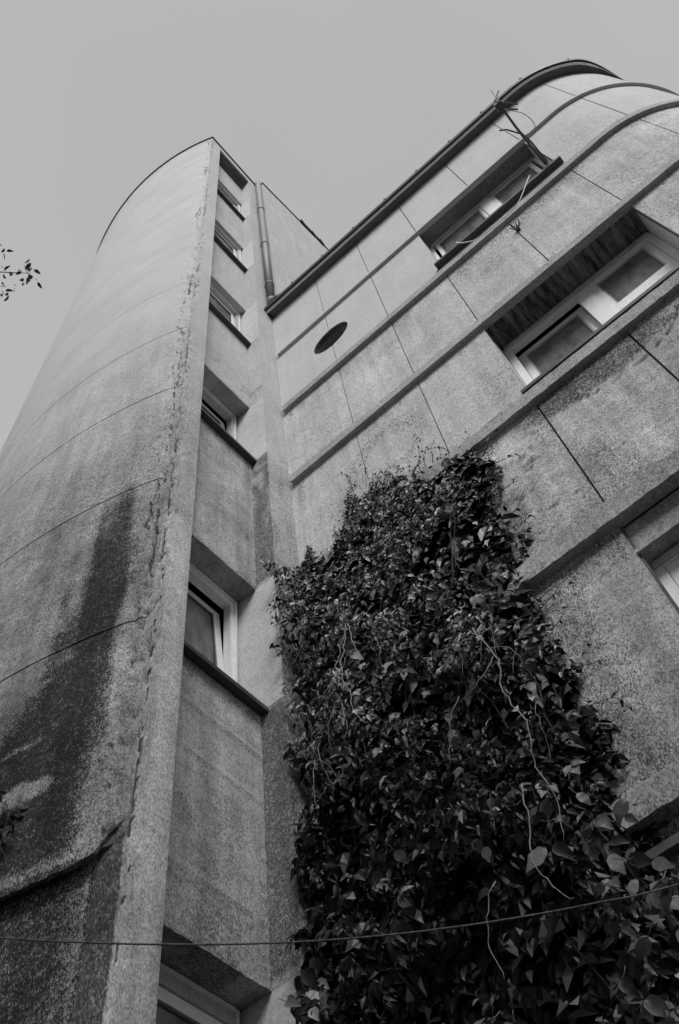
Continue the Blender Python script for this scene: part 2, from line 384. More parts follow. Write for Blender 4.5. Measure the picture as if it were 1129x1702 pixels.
for ri, (z0, z1) in enumerate(rows):
    for a, b in zip(joints, joints[1:]):
        za = z0
        if ri in WIN and WIN[ri][0] <= a < WIN[ri][1]-.05: 
            if WIN[ri][2]-.03 - z0 < .03: continue
            zt = WIN[ri][2]-.03
        else: zt = z1
        if ri >= 5 and a < 1.8: mt = MP_LOW
        gap = (0.0042 if ri < 4 else 0.006) if ri < 5 else 0.0015
        if b > 6: gap = .004
        a2 = a+(gap if a > 0 else 0.0); b2 = b-gap
        if ri in WIN and abs(b-WIN[ri][0]) < .02: b2 = WIN[ri][0]
        if ri in WIN and abs(a-WIN[ri][1]) < .02: a2 = WIN[ri][1]
        j = U(-.0015, .0015)
        if ri == 1 and a < 1.0:
            p = panel_with_bite('wall_panel', a2, b2, za, zt, -1 if a < .3 else 1, -j, 0.018, matrow(ri), wing)
            panel_with_bite('joint_backing', a, b, za, zt, -1 if a < .3 else 1, 0.018, 0.05, MP_DARK, wing)
            continue
        ph = U(0, 99)
        disp = (lambda s, z, j=j, ri=ri: j+(0.0012 if ri < 2 else 0.0022 if ri < 4 else 0.004)*fbm(s*3, z*3, 2)-(0.012*crackA(s, z)) - 0.004*max(0, nz(s*25, z*25))*(1 if ri > 3 else 0))
        fine = ri in (3, 4, 5) and a < 3.2
        relief('wall_panel', pathA, a2, b2, za, zt, 0.018, 0.028 if fine else (0.05 if a < 3 else 0.08), 0.028 if fine else .06, matrow(ri), wing, disp, stain_shadeA, crackA)
        # mortar behind the joints
        relief('joint_backing', lambda s, o: pathA(s, o-0.0182), a, b, za, zt, 0.03, 0.2, 3, MP_DARK, wing)
# string courses
for bi, (zb, h, e) in enumerate(BANDS):
    er = (0, .0005, .001, .004, .006, .006, .006)[bi]
    segs = [(0.035 if bi < 3 else 0.01, SEND)]
    sl_ = []
    s = segs[0][0]
    while s < SEND:
        sl_.append(s); s += 0.03 if s < 5 else .4
    sl_.append(SEND)
    V = []; F = []; st = []
    prof = [(-0.02, 0.0), (e, 0.0), (e, h*0.82), (e*0.75, h*0.86), (e*0.70, h), (-0.02, h)]
    if h < .05: prof = [(-0.02, 0.0), (e, 0.0), (e, h), (-0.02, h)]
    k = len(prof)
    for s in sl_:
        for (o, zz) in prof:
            dz_ = er*fbm(s*14, zz*10, bi) if o > 0 else 0
            do_ = er*fbm(s*17, zz*13, bi+5) if o > 0 else 0
            x, y = pathA(s, o+do_); V.append((x, y, zb+zz+dz_))
            st.append(0.25*max(0, fbm(s*3, bi))+(0.35 if bi in (3, 4, 5) else 0.0)*sstep(-.1, .4, fbm(s*4, zz*9, 2)))
    for i in range(len(sl_)-1):
        for j in range(k): F.append((i*k+j, i*k+(j+1) % k, (i+1)*k+(j+1) % k, (i+1)*k+j))
    F.append(tuple(range(k))); F.append(tuple(len(V)-k+j for j in reversed(range(k))))
    obj('string_course', V, F, MP_HI if bi == 0 else MP_BAND, wing, attrs={'stain_shade': st, 'chip': [0.0]*len(V)})
# low secondary ledge under the lowest visible moulding
s_l = [1.05+.03*i for i in range(140)]
V = []; F = []
for s in s_l:
    for o, zz in ((-.01, 2.20), (.045, 2.20), (.045, 2.235), (-.01, 2.235)):
        x, y = pathA(s, o); V.append((x, y, zz+.003*fbm(s*9)))
for i in range(len(s_l)-1):
    for j in range(4): F.append((i*4+j, i*4+(j+1) % 4, i*4+4+(j+1) % 4, i*4+4+j))
F.append((0, 1, 2, 3))
obj('ledge', V, F, M_GUT, wing)
# eaves: dark soffit board, pale drip edge, black gutter, clips
def sweepA(name, prof, mat, s0=0.0, s1=SEND, parent=wing, step=.07):
    sl2 = []; s = s0
    while s < s1: sl2.append(s); s += step if s < 5.4 else .5
    sl2.append(s1)
    V = []; F = []; k = len(prof)
    for s in sl2:
        kk = 1-.88*sstep(4.15, 4.75, s)       # the overhang dies away round the corner
        for o, z in prof: x, y = pathA(s, o*kk if o > 0 else o); V.append((x, y, z))
    for i in range(len(sl2)-1):
        for j in range(k): F.append((i*k+j, i*k+(j+1) % k, (i+1)*k+(j+1) % k, (i+1)*k+j))
    F.append(tuple(range(k))); F.append(tuple(len(V)-k+j for j in reversed(range(k))))
    return obj(name, V, F, mat, parent)
sweepA('eaves_soffit', [(-.05, EAVE), (.085, EAVE), (.085, EAVE+.03), (-.05, EAVE+.03)], M_GUT, 0.03)
sweepA('fascia', [(.088, EAVE-.004), (.104, EAVE-.004), (.104, EAVE+.05), (.088, EAVE+.05)], M_WHITE, 0.0)
gut = sweepA('gutter', [(.108, EAVE+.03), (.135, EAVE+.022), (.14, EAVE+.08), (.128, EAVE+.08), (.128, EAVE+.04), (.108, EAVE+.045)], M_COP, -0.02)
for x in (.44, .90, 1.36, 1.82, 2.27, 2.73, 3.17, 3.66, 4.13):
    px, py = pathA(x, .137); q = MB()
    q.tube([(px, py, EAVE+.06), (px+.004, py, EAVE+.115), (px-.012, py, EAVE+.13)], [.006, .006, .004], 5)
    q.tube([(px-.014, py, EAVE+.095), (px+.014, py, EAVE+.10)], .005, 5)
    q.build('gutter_clip', M_COP, gut)
# roof slab
sl3 = [0.0]+[CX+i*.12 for i in range(15)]+[SEND]
poly = [pathA(s, .08*(1-.88*sstep(4.15, 4.75, s))) for s in sl3]+[(-0.0, pathA(SEND)[1])]
V = [(x, y, EAVE+.031) for x, y in poly]+[(x, y, EAVE+.07) for x, y in poly]; k = len(poly)
F = [tuple(range(k)), tuple(range(2*k-1, k-1, -1))]+[(i, i+k, (i+1) % k+k, (i+1) % k) for i in range(k)]
obj('roof_slab', V, F, M_COP, wing)
MB().box(0, 4.6, 6.95, 7.08, GZ, EAVE+.03).build('rear_wall', MP_MID, wing)
# round opening
n = 40; V = []; F = []
for i in range(n):
    a = 2*math.pi*i/n
    for y, r in ((0.002, PHR), (0.32, PHR)): V.append((PHX+r*math.cos(a), y, PHZ+r*math.sin(a)))
F = [(2*i, 2*((i+1) % n), 2*((i+1) % n)+1, 2*i+1) for i in range(n)]
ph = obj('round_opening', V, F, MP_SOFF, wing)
V2 = [(PHX+PHR*math.cos(2*math.pi*i/n), .318, PHZ+PHR*math.sin(2*math.pi*i/n)) for i in range(n)]
obj('dark_disc', V2, [tuple(range(n))], M_ROOM, ph)  # near-black disc painted in for the unlit depth of the opening

# ---- windows of the wing
def bar(mb, x0, x1, z0, z1, y0, y1): mb.box(x0, x1, y0, y1, z0, z1)
def frame_rect(x0, x1, z0, z1, t, y0, y1, tb=None):
    tb = tb or t; q = MB()
    q.box(x0, x0+t, y0, y1, z0, z1); q.box(x1-t, x1, y0, y1, z0, z1)
    q.box(x0+t, x1-t, y0, y1, z1-t, z1); q.box(x0+t, x1-t, y0, y1, z0, z0+tb)
    return q
def wing_window(ri, ceil_mat, D, sill_e, tilt, rail, label=None, jambmat=MP_REV, ft=.055, stt=.05, zt=None):
    s0, s1, zs = WIN[ri]; zt = zt or rows[ri][1]
    Rw = tag(bpy.data.objects.new('window', None)); COL.objects.link(Rw); Rw.parent = wing
    Rw.location = Vector((s0, 0, zs))-wloc(wing)
    if label: Rw['label'] = label
    # recess
    box('ceiling', s0, s1, 0.0, D+.02, zt+.0005, zt+.03, ceil_mat, Rw)
    box('jamb', s0-.03, s0-.0005, 0.019, D+.02, zs, zt, jambmat, Rw)
    box('jamb', s1+.0005, s1+.03, 0.019, D+.02, zs, zt, jambmat, Rw)
    q = MB(); q.box(s0-.03, s1+.03, -sill_e, 0.0-.002, zs-.035, zs); q.box(s0, s1, -.002, D, zs-.035, zs+.004)
    q.build('sill', M_SILL, Rw)
    # room behind
    box('dark_room', s0-.02, s1+.02, D+.22, D+1.2, zs-.1, zt+.06, M_ROOM, Rw)
    xm = s0+(s1-s0)*0.525
    fr = frame_rect(s0+.002, s1-.002, zs+.004, zt-.002, ft, D, D+.06)
    fr.box(xm-.055, xm+.055, D-.005, D+.065, zs+ft+.005, zt-ft-.003)
    fr.build('frame', M_WHITE, Rw)
    box('drip_moulding', s0+.02, s1-.02, D-.02, D-.001, zt-.045, zt-.015, M_BOARD, Rw)
    for k_, (a, b) in enumerate(((s0+.06, xm-.058), (xm+.058, s1-.06))):
        z0, z1 = zs+ft+.007, zt-ft-.005
        q = frame_rect(a, b, z0, z1, stt, 0.0, .045, rail if k_ else stt)
        gl = MB().box(a+stt, b-stt, .02, .026, z0+(rail if k_ else stt), z1-stt)
        inn = frame_rect(a+stt, b-stt, z0+(rail if k_ else stt), z1-stt, .012, .006, .018)
        ang = tilt if k_ == 0 else 0.0
        def tf(V):
            out = []
            for x, y, z in V:
                dz_ = z-z0; out.append((x, D+.008+y*math.cos(ang)+dz_*math.sin(ang), z0+dz_*math.cos(ang)-y*math.sin(ang)))
            return out
        sa = obj('sash', tf(q.V), q.F, M_WHITE, Rw); 
        pn = obj('pane', tf(gl.V), gl.F, M_GLASS, Rw)
        obj('glazing_bead', tf(inn.V), inn.F, M_BOARD, Rw)
    V = []; F = []
    for m_ in range(61):
        x = s0+.05+(s1-s0-.1)*m_/60; y = D+.19+.003*math.sin(m_*1.25)
        V += [(x, y, zs+.02), (x, y, zt-.05)]
    F = [(2*m_, 2*m_+2, 2*m_+3, 2*m_+1) for m_ in range(60)]
    obj('curtain', V, F, M_CURT, Rw)
    return Rw
w1 = wing_window(1, MP_SOFF, .175, .060, 0.0, .05, 'wide low top-floor window in a deep dark recess, cable over its sill', ft=.028, stt=.032)
w2 = wing_window(3, M_PEEL, .235, .035, 0.075, .60, 'wide window under a peeling soffit, left sash tilted open')
relief('lintel_panel', lambda s, o: pathA(s, o-.030), WIN[5][0]+.001, WIN[5][1]-.001, 3.62, 3.859, .16, .03, .03, MP_LOW, wing, lambda s, z: .002*fbm(s*6, z*6), lambda s, z: .12)
w3 = wing_window(5, MP_LOW, .10, .03, 0.0, .05, 'lowest window, cut by the right edge of the photo', zt=3.618)

# ------------------------------------------------------------------ stair tower
TT = 18.70
tower = empty('stair_tower', (-1.2, -0.6, GZ), 'tall narrow stair tower with a bowed front and a vertical row of small windows', 'building')
TCX, TCY, TR = -1.46, 2.424, 3.88
A0 = math.asin(-TCX/TR)                     # angle of the arris at x=0
def pathT(s, out=0.0):
    """s = distance to the left of the arris"""
    a = A0-s/TR
    return (TCX+(TR+out)*math.sin(a), TCY-(TR+out)*math.cos(a))
def arris_dmg(z):
    """how badly the corner is broken at this height, 0..1"""
    v = 0.35+0.5*fbm(z*1.3, 3.3)
    v += 0.5*sstep(.5, .0, abs(z-17.9))+0.4*sstep(.7, 0, abs(z-13.6))+0.5*sstep(.5, 0, abs(z-9.6))
    if z < 8: v += 0.2
    return max(0.0, min(1.0, v))
def crw(z, k): return max(0.0, -0.0005+0.014*fbm(z*1.15, k*9.3)+0.007*nz(z*11, k))
def dispT(s, z):
    d = 0.003*fbm(s*2.2, z*1.5, 4)
    if s < 0.16:
        k = sstep(0.16, 0.0, s)
        d -= k*arris_dmg(z)*0.042*max(0.0, fbm(s*16, z*7, 9)+0.25)
        d -= 0.004*k*abs(nz(s*40, z*30, 2))
    if z < 5.2: d -= 0.004*max(0, fbm(s*11, z*11, 5))*1.2
    c = 0.045+0.035*fbm(z*1.7, 8.1)+.016*fbm(z*11, 5)
    if abs(s-c) < crw(z, 1): d -= 0.012
    c2 = c+.035+.05*fbm(z*2.6, 31); 
    if abs(s-c2) < crw(z, 2)*.8: d -= 0.010
    if z < 3.2:
        c = 0.11+0.05*fbm(z*2.9, 1.1)
        if abs(s-c) < 0.010 and nz(z*7.9, 9.4) > .15: d -= 0.010
    return d
def chipT(s, z):
    v = 0.0
    c = 0.045+0.035*fbm(z*1.7, 8.1)+.016*fbm(z*11, 5)
    if abs(s-c) < crw(z, 1): v = .85
    if abs(s-c-.035-.05*fbm(z*2.6, 31)) < crw(z, 2)*.8: v = .8
    if s < .16: v = max(v, 0.8*arris_dmg(z)*sstep(-.15, .45, fbm(z*.8, 71))*sstep(0.35, 0.8, fbm(s*30, z*9, 9)+0.35*sstep(.1, 0, s)))
    if 1.9 < z < 2.60 and s < 0.10: v = max(v, 0.9*sstep(-.1, .15, fbm(s*22, z*14, 3)))
    return v
def stainT(s, z):
    r = interp([(1.5, .10), (2.5, .175), (2.83, .158), (3.17, .165), (3.57, .172), (3.95, .185), (4.29, .125), (4.96, .175), (5.53, .21), (5.8, .26)], z)
    l = interp([(1.5, 2.0), (2.4, 1.6), (3.0, 1.2), (3.3, .70), (3.65, .56), (3.77, .50), (4.2, .475), (4.56, .42), (4.93, .39), (5.3, .32), (5.8, .27)], z)
    w1_ = .03*fbm(s*6, z*4, 21)+.045*fbm(s*14, z*.9, 23)
    v = sstep(r-.06, r+.085, s+w1_)*sstep(l+.16, l-.12, s+w1_*2)*sstep(5.75, 5.1, z)*1.15
    # lighter runs where the wall was patched
    if z < 3.9:
        v *= 1-0.75*sstep(.05, .0, abs(z-3.62+(s-.6)*.15))*sstep(.45, .55, s)
        v *= 1-0.9*sstep(1.0, .6, ell(s, z, .50, 2.93, .17, .07, .05)+.15*fbm(s*12, z*12))
        v *= 1-0.6*sstep(.03, .0, abs(z-3.22+(s-.6)*.1))*sstep(.42, .5, s)
    if 2.4 < z < 2.6: v *= 1-0.8*sstep(2.56, 2.46, z+.03*fbm(s*9, 0))
    if z < 2.47:
        v = 1.0*sstep(.13, .20, s+.03*fbm(s*4, z*2))
        v = max(v, 0.9*sstep(.055, .02, abs(s-.115-.012*nz(z*3))))
        v = max(v, 0.6*sstep(.02, .0, abs(s-.05)))
        v *= 1-0.35*sstep(.05, 0, abs(s-.2))
    v = max(v, 0.35*sstep(.25, .7, fbm(s*3.2, z*.8, 33))*sstep(8, 6, z))
    v = max(v, 0.22*sstep(6.6, 5.4, z))
    return v
courses = [GZ, -0.4, 1.1]+[2.50, 3.851, 5.297, 6.752, 8.10, 9.55, 11.0, 12.45, 13.9, 15.35, 16.8, 18.42]
s_list = [0.0]
s = 0.0
while s < 4.2: s += 0.008 if s < .18 else (.03 if s < .9 else .08); s_list.append(s)
def low_edge(s):
    return interp([(0, 2.59), (.05, 2.56), (.085, 2.53), (.12, 2.465), (.2, 2.443), (.31, 2.432), (.5, 2.43), (.9, 2.40), (2, 2.42), (5, 2.4)], s)+.006*fbm(s*24, 1.0)+.004*nz(s*60)
def low_edge_old(s):          # broken lower edge of the thick render coat
    return 2.50+0.07*sstep(.06, 0, s)-0.055*sstep(.08, .2, s)+.012*fbm(s*14, 1.0)
for z0, z1 in zip(courses, courses[1:]):
    zm = (z0+z1)/2
    mt = MP_TM if zm > 4.6 else MP_TL
    gp = .0075 if z0 < 7 else (.0055 if z0 < 9 else .0028)
    rec = z1 < 2.6
    nm = 'wall_course'
    pth = (lambda s, o: pathT(s, o-.05)) if rec else pathT
    relief(nm, pth, 0, 1, z0+gp, z1-gp if abs(z1-2.5) > .01 else 2.62, .018, .03, .022 if zm < 9 else .045, mt, tower, dispT, stainT, chipT, s_list=s_list,
           bottom=(low_edge if abs(z0-2.5) < .01 else None))
    relief('joint_backing', lambda s, o: pathT(s, o-.0182-(.05 if rec else 0)), 0, 4.2, z0, z1 if abs(z1-2.5) > .01 else 2.62, .03, .3, 3, MP_DARK, tower)
# pier: narrow right face next to the arris
PY0, PY1, PP = -1.1712, -0.97, -0.255
def pathP(s, out=0.0): return (out, PY0+s)
def dispP(s, z):
    d = 0.002*fbm(s*5, z*2, 14)
    k = sstep(0.12, 0.0, s)
    d -= k*arris_dmg(z)*0.028*max(0.0, fbm(s*16, z*7, 19)+0.2)
    c = 0.028+0.022*fbm(z*2.3, 18.1)+.012*fbm(z*12, 3)
    if abs(s-c) < crw(z, 3): d -= 0.012
    return d
def chipP(s, z):
    c = 0.028+0.022*fbm(z*2.3, 18.1)+.012*fbm(z*12, 3); v = 0.0
    if abs(s-c) < crw(z, 3): v = .85
    if s < .1: v = max(v, 0.8*arris_dmg(z)*sstep(0.5, 0.85, fbm(s*30, z*9, 29)+0.3*sstep(.08, 0, s)))
    return v
for (a, b, mt) in ((GZ, 4.9, MP_TL), (4.9, 8.1, MP_TM), (8.1, 18.42, MP_TM)):
    relief('pier', pathP, 0, PY1-PY0, a, b, .3, .010, .022 if b < 9 else .04, MP_PIER if mt is MP_TL else mt, tower, dispP, lambda s, z: max(0.12*sstep(5, 3, z), .95*sstep(2.62, 2.5, z)*(s < .006)), chipP)
box('pier_core', -.55, -.30, PY0+.09, PY1-.002, GZ, 18.42, MP_SP, tower)
box('pier_return', -.33, -.004, PY1-.03, PY1+.0, GZ, 18.42, MP_SP, tower)
# corner pilaster: face parallel to the wing (y = PP) and right face (x = 0)
H = 1.19
SZ = [1.04, 4.04, 7.03, 9.81, 12.69, 15.68]
HZ = [2.42, 5.22, 8.17, 11.03, 13.90, 16.86]
def in_open(z, m=0.0): return any(a-m <= z <= b+m for a, b in zip(SZ, HZ))
def pathS(s, out=0.0): return (-0.36+s, PP-out)
def stainS(s, z):
    if z > 9: return 0.0
    v = 0.0
    for a, b in ((HZ[1]+.04, SZ[2]-.02), (HZ[0]+.05, SZ[1]-.03), (HZ[2]+.05, HZ[2]+.35)):
        if a < z < b:
            v = 0.85 if b < 7.5 else 0.3
            if b > 5: v *= 1-sstep(.1, .6, fbm(s*9, z*5, 3)*1.4)*sstep(5.3, 6.6, z)
    return v
for z0, z1 in [(GZ, SZ[0])]+[x for p in zip(zip(SZ, HZ), list(zip(HZ, SZ[1:]))+[(HZ[-1], 18.42)]) for x in p]:
    opn = in_open((z0+z1)/2)
    mt = MP_REV if opn else (MP_SP if z1 < 7.5 else MP_TW)
    relief('reveal' if opn else 'pilaster_face', pathS, 0, .3585, z0+.0005, z1-.0005, .02, .03, .03, mt, tower, lambda s, z: .0015*fbm(s*8, z*5)+(-.001 if not opn else .001), stainS)
def pathR(s, out=0.0): return (out, PP+s)
def stainR(s, z): return 0.30*sstep(.0, .6, fbm(s*7, z*2, 6))*sstep(8.5, 6.5, z)+0.5*sstep(5.0, 4.0, z)
for a, b, mt in ((GZ, 4.04, MP_TL), (4.04, 6.99, MP_TM), (6.99, 18.42, MP_TW)):
    relief('pilaster', pathR, 0.0, -PP, a, b, .0015, .03, .04, mt, tower, lambda s, z: .002*fbm(s*5, z*4), stainR)
# recessed bay: spandrels, soffits, windows
XS, XW = -0.165, -0.323
SEAM = 3.06-.16
def spandrel(z0, z1, mt):
    def pth(s, out=0.0): return (XS+out, PY1+s)
    def stn(s, z):
        v = 0.30*sstep(.1, .7, fbm(s*4, z*3, z0))*(1 if z < 9 else 0)
        if z < 4: v = max(v, .35*sstep(3.35, 3.15, z)*sstep(-.2, .5, fbm(s*3, z*4, 4)), .5*sstep(2.98, 2.80, z)*sstep(-.4, .4, fbm(s*3, z*3, 14)))
        v = max(v, .4*sstep(z1-.18, z1-.02, z)*(1 if z1 < 9 else 0.2))
        return v
    relief('spandrel', pth, 0, PP-PY1-.0015, z0, z1, XS-XW-.01, .035, .035, mt, tower,
           lambda s, z: .003*fbm(s*6, z*6)+(.006*sstep(.02, .0, abs((z-SEAM)%.32-.16)) if z1 < 4.2 else 0)-.006*sstep(z0+.03, z0, z)*(0.5+nz(s*22, z0)), stn,
           lambda s, z: (0.3*sstep(z0+.05+.03*nz(s*20), z0, z)*sstep(-.2, .2, nz(s*9, z0*3)) if z0 < 9 else 0))
for k_, (a, b) in enumerate([(GZ, SZ[0]-.03)]+[(HZ[i], SZ[i+1]-.03) for i in range(5)]):
    spandrel(a, b, MP_SP if b < 8 else MP_TW)
spandrel(HZ[5], 18.28, MP_TW)
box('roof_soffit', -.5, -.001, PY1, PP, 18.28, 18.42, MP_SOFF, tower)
box('lintel_board', XS+.001, XS+.05, PY1+.02, PP-.01, 18.16, 18.279, M_GUT, tower)
TWL = ['lowest tower window, cut by the bottom edge of the photo', 'tower window tilted open, largest in view', 'tower window tilted open below the bright wall', 'third tower window from the top', 'second tower window from the top', 'topmost tower window']
for i in range(6):
    zs, zt = SZ[i], HZ[i]
    XW = {5: -.205, 4: -.215, 3: -.25}.get(i, -.323)
    Rw = bpy.data.objects.new('window', None); COL.objects.link(Rw); Rw.parent = tower
    Rw.location = Vector((XS, PY1, zs))-wloc(tower); Rw['label'] = TWL[i]
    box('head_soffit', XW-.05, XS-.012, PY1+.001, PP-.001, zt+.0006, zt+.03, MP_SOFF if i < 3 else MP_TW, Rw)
    q = MB(); e = .055
    q.box(XS-.001, XS+e, PY1+.002, PP+.0, zs-.035, zs-.004); q.box(XW, XS-.001, PY1+.002, PP-.002, zs-.04, zs-.002)
    q.build('sill', M_SILL, Rw)
    box('dark_room', XW-1.1, XW-.12, PY1+.01, PP+.1, zs-.1, zt+.1, M_ROOM, Rw)
    y0, y1 = PY1+.004, PP-.022
    t = .045
    q = MB()
    q.box(XW-.06, XW, y1-t, y1, zs, zt); q.box(XW-.06, XW, y0, y0+t, zs, zt)
    q.box(XW-.06, XW, y0+t, y1-t, zt-t-.03, zt); q.box(XW-.06, XW, y0+t, y1-t, zs, zs+t)
    q.build('frame', M_BOARD if i != 1 else M_WHITE, Rw)
    box('frame_bead', XW-.0, XW+.012, y1-.016, y1, zs+.01, zt-.01, M_WHITE, Rw)
    box('frame_edge', XW+.0, XW+.010, y0, y1-.018, zt-.018, zt-.004, M_WHITE, Rw)
    # tilted sash, hinged at its foot
    ang = {1: .082, 2: .075, 0: .0, 3: .02, 4: .02, 5: .03}[i]
    a, b = y0+t+.004, y1-t-.004; h0, h1 = zs+t+.004, zt-t-.034
    hh = h1-h0; r = .05
    def T(V): return [(XW-.012+(x)*math.cos(ang)-(z)*math.sin(ang), y, h0+z*math.cos(ang)+x*math.sin(ang)) for x, y, z in V]
    q = MB(); q.box(-.04, 0, a, a+r, 0, hh); q.box(-.04, 0, b-r, b, 0, hh); q.box(-.04, 0, a+r, b-r, hh-r, hh); q.box(-.04, 0, a+r, b-r, 0, r)
    obj('sash', T(q.V), q.F, M_WHITE, Rw)
    q = MB().box(-.024, -.018, a+r, b-r, r, hh-r); obj('pane', T(q.V), q.F, M_GLASS, Rw)
    q = MB(); q.box(-.014, -.006, a+r, a+r+.01, r, hh-r); q.box(-.014, -.006, b-r-.01, b-r, r, hh-r); q.box(-.014, -.006, a+r+.01, b-r-.01, hh-r-.01, hh-r)
    obj('glazing_bead', T(q.V), q.F, M_GUT, Rw)
    if i in (1, 2):
        # net curtain hanging just behind the pane
        V = []; F = []; kk = 34
        for m in range(kk+1):
            y = a+r+(b-a-2*r)*m/kk; xx = -.075+.012*math.sin(m*1.3)+.004*math.sin(m*2.9)
            V += [(xx, y, r*.5), (xx*1.05, y, hh*.62+.12*(m/kk))]
        F = [(2*m, 2*m+2, 2*m+3, 2*m+1) for m in range(kk)]
        obj('curtain', T(V), F, M_CURT, Rw)
# roof of the tower: pale slab and black coping
def tower_outline(out, xr=0.0):
    pts = [(xr+out, 0.02), (xr+out, PY0-out*.8)]
    s = 0.02
    while s < 4.2: pts.append(pathT(s, out)); s += .1
    return pts+[(pts[-1][0], 3.3), (xr+out, 3.3)]
def slab(name, pts, z0, z1, mat, parent):
    k = len(pts); V = [(x, y, z0) for x, y in pts]+[(x, y, z1) for x, y in pts]
    F = [tuple(range(k)), tuple(range(2*k-1, k-1, -1))]+[(i, i+k, (i+1) % k+k, (i+1) % k) for i in range(k)]
    return obj(name, V, F, mat, parent)
slab('roof_slab', tower_outline(0.0), 18.4205, TT-.03, MP_TW, tower)
slab('coping', tower_outline(0.022), TT-.0295, TT+.008, M_COP, tower)
# rear part of the tower standing above the wing
RB = [(.118, .006), (.205, 1.6), (.30, 3.3), (-3.2, 3.3), (-3.2, .05), (-.02, .006)]
k = len(RB); V = []; st = []
zz_ = [GZ+.02*0, 11.1]+[11.1+.1*i for i in range(1, 77)]
V = [(x, y, z) for z in (GZ, 18.74) for x, y in RB]
F = [(i, (i+1) % k, (i+1) % k+k, i+k) for i in range(k)]+[tuple(range(k, 2*k))]
obj('rear_block', V, F, MP_TW, tower)
RO = [(.135, -.012), (.222, 1.6), (.318, 3.32), (-3.22, 3.32), (-3.22, .05), (-.02, -.012)]
cp = slab('coping', RO, 18.7405, 18.775, M_COP, tower)
for k_ in range(9):           # torn flashing half way along
    t = .62+.045*k_; x = .118+.087*t/1*1.0; y = t*1.6
    q = MB(); q.box(x+.0, x+.03+U(0, .02), y-.03, y+.03, 18.70+U(-.03, .02), 18.79+U(-.01, .015))
    q.build('loose_flashing', M_COP, cp)
# outer left side and back of the tower
xl, yl = pathT(4.2, -.04)
box('side_wall', xl-.02, xl+.05, yl, 3.3, GZ, 18.42, MP_TM, tower)

# ------------------------------------------------------------------ unseen house form added behind the camera to shade the foot of the walls
nb = empty('added_shade_house', (3, -13.5, GZ), 'added unseen house form that shades the foot of the walls', 'building')
NH = 12.6
box('wall', -13, 19, -18, -9.6, GZ, NH, MP_MID, nb)
box('roof_slab', -13.3, 19.3, -18.3, -9.3, NH+.001, NH+.25, M_COP, nb)
for fl in range(5):
    for cx_ in range(9):
        x = -11+cx_*3.4; z = GZ+1.2+fl*3.1
        wn = box('window', x, x+1.3, -9.60, -9.55, z, z+1.5, M_WHITE, nb)
        box('pane', x+.08, x+1.22, -9.549, -9.545, z+.08, z+1.42, M_ROOM, wn)

# ------------------------------------------------------------------ drainpipe
dp = empty('drainpipe', (.06, -.06, 11.1), 'grey metal drainpipe running down the tower corner to the gutter', 'pipe')
pr = .052
MB().tube([(.062, -.058, 18.72), (.062, -.058, 14.0), (.062, -.06, 11.42)], pr, 14).build('pipe', M_PIPE, dp, smooth=True)
MB().tube([(.062, -.06, 11.43), (.075, -.066, 11.33), (.12, -.075, 11.24), (.20, -.08, 11.20)], [pr, pr, pr*.95, pr*.85], 14).build('elbow', M_PIPE, dp, smooth=True)
for z in (12.05, 14.1, 16.4):
    MB().tube([(.062, -.059, z-.025), (.062, -.059, z+.025)], pr+.008, 14).build('pipe_clamp', M_GUT, dp)
    MB().tube([(.01, -.07, z), (-.012, -.09, z)], .012, 6).build('clamp_bolt', M_GUT, dp)

# ------------------------------------------------------------------ ivy
ivy = empty('ivy', (.7, -.1, GZ), 'dense dark climbing plant with hanging stems covering the wall beside the tower', 'climbing plant')
TOP = [(0.02, 5.45), (.07, 5.60), (.12, 5.74), (.17, 5.45), (.22, 5.36), (.30, 5.36), (.40, 5.6), (.50, 5.88), (.65, 5.86), (.85, 5.68), (1.05, 5.50), (1.2, 5.42), (1.32, 5.42), (1.45, 5.20), (1.52, 4.95)]
RIGHT = [(-1.6, 1.7), (1.2, 1.60), (1.8, 1.50), (2.25, 1.36), (2.5, 1.36), (2.9, 1.36), (3.3, 1.36), (3.7, 1.34), (4.0, 1.38), (4.3, 1.43), (4.6, 1.47), (5.0, 1.47), (5.5, 1.4)]
LEFT = [(-1.6, .02), (6, .02)]
THK = [(-1.6, .42), (1.0, .40), (2.0, .34), (3.0, .28), (4.0, .22), (4.8, .16), (5.4, .10), (6.0, .05)]
def inside(x, z, m=0.0):
    wob = .085*fbm(x*3.1, z*3.1, 40)+.035*fbm(x*11, z*11, 41)
    return x > interp(LEFT, z)+m and x < interp(RIGHT, z)+wob-m and z < interp(TOP, x)+wob*1.8-m
LEAF_V = [(0, 0, 0), (.30, .10, .05), (.52, .45, -.02), (.26, .62, .05), (0, 1.12, -.14), (-.26, .62, .05), (-.52, .45, -.02), (-.30, .10, .05), (0, .55, -.07)]
LEAF_F = [(0, 1, 8), (1, 2, 3, 8), (3, 4, 8), (4, 5, 8), (5, 6, 7, 8), (7, 0, 8)]
LEAF3_V = [(0, 0, 0), (.24, .35, .05), (.17, .8, 0), (0, 1.15, -.12), (-.17, .8, 0), (-.24, .35, .05), (0, .55, -.05)]
LEAF3_F = [(0, 1, 6), (1, 2, 6), (2, 3, 6), (3, 4, 6), (4, 5, 6), (5, 0, 6)]
def leaf_matrix(p, size, out=Vector((0, -1, 0)), wild=.6):
    # blade lies like a roof tile: faces out and up, tip hangs out and down
    nrm = (out*U(.8, 1.2)+Vector((0, 0, 1))*U(-.25, .55)+Vector((U(-1, 1), U(-1, 1), U(-1, 1)))*wild).normalized()
    tip = (out*.25+Vector((U(-.9, .9), 0, -.8+U(-.4, .4)))); tip = (tip-nrm*tip.dot(nrm))
    if tip.length < .05: tip = nrm.orthogonal()
    tip.normalize(); sd = tip.cross(nrm)
    m = Matrix((sd*size, tip*size, nrm*size)).transposed().to_4x4(); m.translation = p
    return m
mb = MB()
